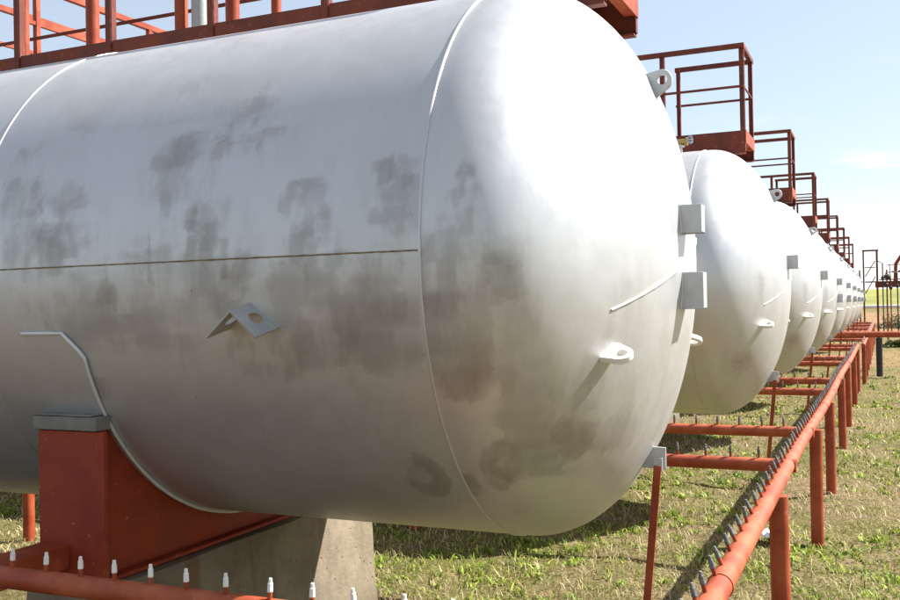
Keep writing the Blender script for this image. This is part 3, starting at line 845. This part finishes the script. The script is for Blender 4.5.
MB().tube([(1.5, 55.4, zb1 + 1.66), (1.75, 55.4, zb1 + 1.78), (2.1, 55.4, zb1 + 1.7)], .08, 10).build('arm', REDF, t)
MB().tube([(1.1, 55.4, zb1 + 1.5), (1.45, 55.4, zb1 + 1.1), (1.3, 55.4, zb1 + .85)], .05, 8).build('hose', BLACK, t)
MB().tube([(.7, 55.4, zb1 + .5), (1.3, 55.4, zb1 + .72), (2.4, 55.4, zb1 + .70)], .04, 8).build('drop_pipe', REDF, t)
t = thing('valve_cluster', 'dark valves and pipes tucked between tank end and red frame', 'valve', (-1.2, 49, 2))
for x, z, r in ((-1.32, 2.9, .12), (-1.05, 2.75, .10), (.15, 2.95, .13), (.05, 2.62, .08)):
    MB().tube([(x - .12, 49.4, z), (x - .06, 49.4, z + .02), (x + .06, 49.4, z), (x + .14, 49.4, z - .03)], [r * .6, r, r, r * .5], 10).build('valve', BLACK, t)
for x in (-1.3, -1.02, .14): MB().tube([(x, 49.4, 0), (x, 49.4, 3.3)], .035, 8).build('pipe', REDF, t)

t = thing('pipe_cluster', 'tangle of thin dark pipes and valves beside the far rack', 'pipework', (1.4, 52, 0))
g = random.Random(5)
for k in range(7):
    x = -.05 + .33 * k + g.uniform(-.06, .06); zt_ = g.uniform(2.5, 3.3) if k % 3 else g.uniform(3.3, 3.9)
    MB().tube([(x, 53.2, 0), (x, 53.2, zt_), (x + g.choice((-.25, .3)), 53.2, zt_ + .12)], .03, 7).build('pipe', REDF if k % 2 else BLACK, t)
    MB().tube([(x, 53.2, zt_ * .8 - .1), (x, 53.2, zt_ * .8 - .03), (x, 53.2, zt_ * .8 + .03), (x, 53.2, zt_ * .8 + .1)], [.04, .085, .085, .04], 8).build('valve', BLACK, t)
for z in (2.9,): MB().tube([(-.2, 53.25, z), (2.9, 53.25, z + .05)], .028, 7).build('pipe', REDF, t)

# ------------------------------------------------------------------ vegetation
def blades(n, dmin, dmax, amin, amax, hh, ww, cols, seed, clump=None, bend=.5, green_fn=None):
    g = np.random.default_rng(seed)
    d = np.exp(g.uniform(math.log(dmin), math.log(dmax), n)); a = np.radians(g.uniform(amin, amax, n))
    x = d * np.sin(a); y = d * np.cos(a)
    return scatter(x, y, d, hh, ww, cols, g, bend, green_fn)
def fieldnoise(x, y):
    return (np.sin(x * 2.1 + 1.3 * np.sin(y * 1.1)) + np.sin(y * 1.7 + 2 + 1.1 * np.sin(x * 1.4)) + .8 * np.sin(3.7 * x - 2.9 * y) + .6 * np.sin(6.3 * y + 5.1 * x + 1)) / 3.4
def scatter(x, y, d, hh, ww, cols, g, bend, green_fn):
    keep = np.ones(len(x), bool)
    for k in range(N):
        yc = YC + k * S
        keep &= ~((x > -3.4) & (x < -2.88) & (y > yc - 1.15) & (y < yc + 1.1))
    keep &= ~((x < -1.25 + .35 * np.sin(y * 2.3) + g.normal(0, .15, len(x))) & (y < 4.6 + .3 * np.sin(x * 1.9) + g.normal(0, .15, len(x))) & (g.random(len(x)) > .04))
    if green_fn is not None: keep &= green_fn(x, y, g)
    x, y, d = x[keep], y[keep], d[keep]; n = len(x)
    sc = np.clip(d / 7., .85, 2.4)
    h = g.uniform(hh[0], hh[1], n) * (.6 + .7 * g.random(n) ** 2); wd = g.uniform(ww[0], ww[1], n) * sc
    th = g.uniform(0, 2 * np.pi, n); ph = th + np.pi / 2 + g.normal(0, .5, n)
    dx, dy = np.cos(th) * wd, np.sin(th) * wd
    bl = h * g.uniform(.15, bend * 2, n); bxx, byy = np.cos(ph) * bl, np.sin(ph) * bl
    z = terr(x, y) - .008
    P = np.zeros((n, 5, 3))
    P[:, 0] = np.c_[x - dx, y - dy, z]; P[:, 1] = np.c_[x + dx, y + dy, z]
    P[:, 2] = np.c_[x + dx * .8 + bxx * .4, y + dy * .8 + byy * .4, z + h * .62]; P[:, 3] = np.c_[x - dx * .8 + bxx * .4, y - dy * .8 + byy * .4, z + h * .62]
    P[:, 4] = np.c_[x + bxx, y + byy, z + h * (1 - .25 * (bl / (h + 1e-6)).clip(0, 1))]
    base = np.arange(n)[:, None] * 5
    F = np.concatenate([base + [0, 1, 2], base + [0, 2, 3], base + [3, 2, 4]], 1).reshape(-1, 3)
    cols = np.array(cols); c = cols[g.integers(0, len(cols), n)] * g.uniform(.75, 1.25, (n, 1))
    return P.reshape(-1, 3), F, np.repeat(c, 5, 0)
STRAW = [(0.448, 0.365, 0.190), (0.531, 0.448, 0.273), (0.348, 0.256, 0.124), (0.480, 0.407, 0.224), (0.265, 0.183, 0.091), (0.431, 0.381, 0.166)]
GREEN = [(0.199, 0.223, 0.037), (0.274, 0.298, 0.049), (0.373, 0.365, 0.091), (0.124, 0.149, 0.029)]
def on_green(x, y, g): return fieldnoise(x, y) + g.normal(0, .17, len(x)) > -.06
def on_dry(x, y, g): return fieldnoise(x, y) + g.normal(0, .30, len(x)) < .38
def grass(name, label, *a, **k):
    Vv, Ff, Cc = blades(*a, **k)
    tag(link(name, np_mesh(name, Vv, Ff, LEAF, Cc, smooth=False)), label, 'grass', kind='stuff')
grass('dry_grass', 'short dry straw coloured grass covering the yard', 200000, 2.6, 48, -62, 26, (.025, .085), (.0020, .0040), STRAW, 1, bend=.9, green_fn=on_dry)
grass('green_grass', 'green grass growing in patches through the dry turf', 150000, 2.6, 48, -62, 26, (.025, .075), (.0024, .0052), GREEN, 2, bend=.55, green_fn=on_green)
grass('tall_stems', 'taller dry stems standing in the turf', 5000, 3.2, 26, -60, 22, (.10, .20), (.0011, .0020), STRAW[:4], 3, bend=.35, green_fn=on_dry)
# broad-leaved weeds in rosettes
def weeds(n, seed):
    g = np.random.default_rng(seed)
    d = np.exp(g.uniform(math.log(2.8), math.log(28), n)); a = np.radians(g.uniform(-60, 24, n))
    x = d * np.sin(a); y = d * np.cos(a); k = fieldnoise(x, y) + g.normal(0, .25, n) > -.05
    x, y, d = x[k], y[k], d[k]
    X, Y, D = [], [], []
    for xi, yi, di in zip(x, y, d):
        m_ = g.integers(7, 16); X += [xi + g.normal(0, .035)for _ in range(m_)]; Y += [yi + g.normal(0, .035) for _ in range(m_)]; D += [di] * m_
    return scatter(np.array(X), np.array(Y), np.array(D), (.03, .075), (.005, .010), [(.18, .27, .028), (.28, .37, .04), (.40, .44, .08), (.09, .135, .02)], g, .8, None)
Vv, Ff, Cc = weeds(9000, 5)
tag(link('weeds', np_mesh('weeds', Vv, Ff, LEAF, Cc, smooth=False)), 'broad leaved green weeds scattered through the turf', 'weeds', kind='stuff')

# low shrubs beyond the end of the pipe
def shrub(x, y, rx, rz, label, seed):
    g = np.random.default_rng(seed); n = 2600
    u = g.normal(size=(n, 3)); u /= np.linalg.norm(u, axis=1)[:, None]; u[:, 2] = np.abs(u[:, 2])
    lob = 1 + .28 * np.sin(u[:, 0] * 5 + seed) * np.cos(u[:, 1] * 4 + 1) + .15 * np.sin(u[:, 2] * 9)
    r = g.random(n) ** .35 * lob
    P0 = u * r[:, None] * np.array([rx, rx * .7, rz])
    a = g.normal(size=(n, 3)); a /= np.linalg.norm(a, axis=1)[:, None]; b_ = np.cross(a, g.normal(size=(n, 3))); b_ /= np.linalg.norm(b_, axis=1)[:, None]
    sz = g.uniform(.03, .065, n)[:, None]
    Vv = np.stack([P0 - a * sz, P0 + b_ * sz * .5, P0 + a * sz, P0 - b_ * sz * .5], 1).reshape(-1, 3); Vv[:, 2] = np.maximum(Vv[:, 2], 0)
    Ff = np.arange(n * 4).reshape(-1, 4)
    Cc = np.repeat(np.array([(.05, .075, .022), (.085, .10, .03), (.12, .11, .045)])[g.integers(0, 3, n)], 4, 0)
    t = thing('shrub', label, 'shrub', (x, y, float(terr(np.array(x), np.array(y)))), 'low shrubs past the row')
    link('foliage', np_mesh('foliage', Vv, Ff, LEAF, Cc, smooth=False), t)
    b = MB()
    for k in range(5):
        an = k * 1.3; b.tube([(0, 0, -.05), (math.cos(an) * rx * .3, math.sin(an) * rx * .2, rz * .4), (math.cos(an) * rx * .6, math.sin(an) * rx * .4, rz * .75)], [.02, .014, .006], 6)
    link('stem', b.mesh('stem', RUST), t)
shrub(.45, 42.0, .6, .25, 'low dark shrub right of the pipe end', 1)
shrub(1.75, 44.5, .9, .38, 'wider low shrub at the right edge past the cross pipe', 2)
shrub(1.0, 59, 1.5, .7, 'dusty shrub in front of the pale pipeline', 4)

for o in bpy.data.objects:
    if '_o' in o: del o['_o']
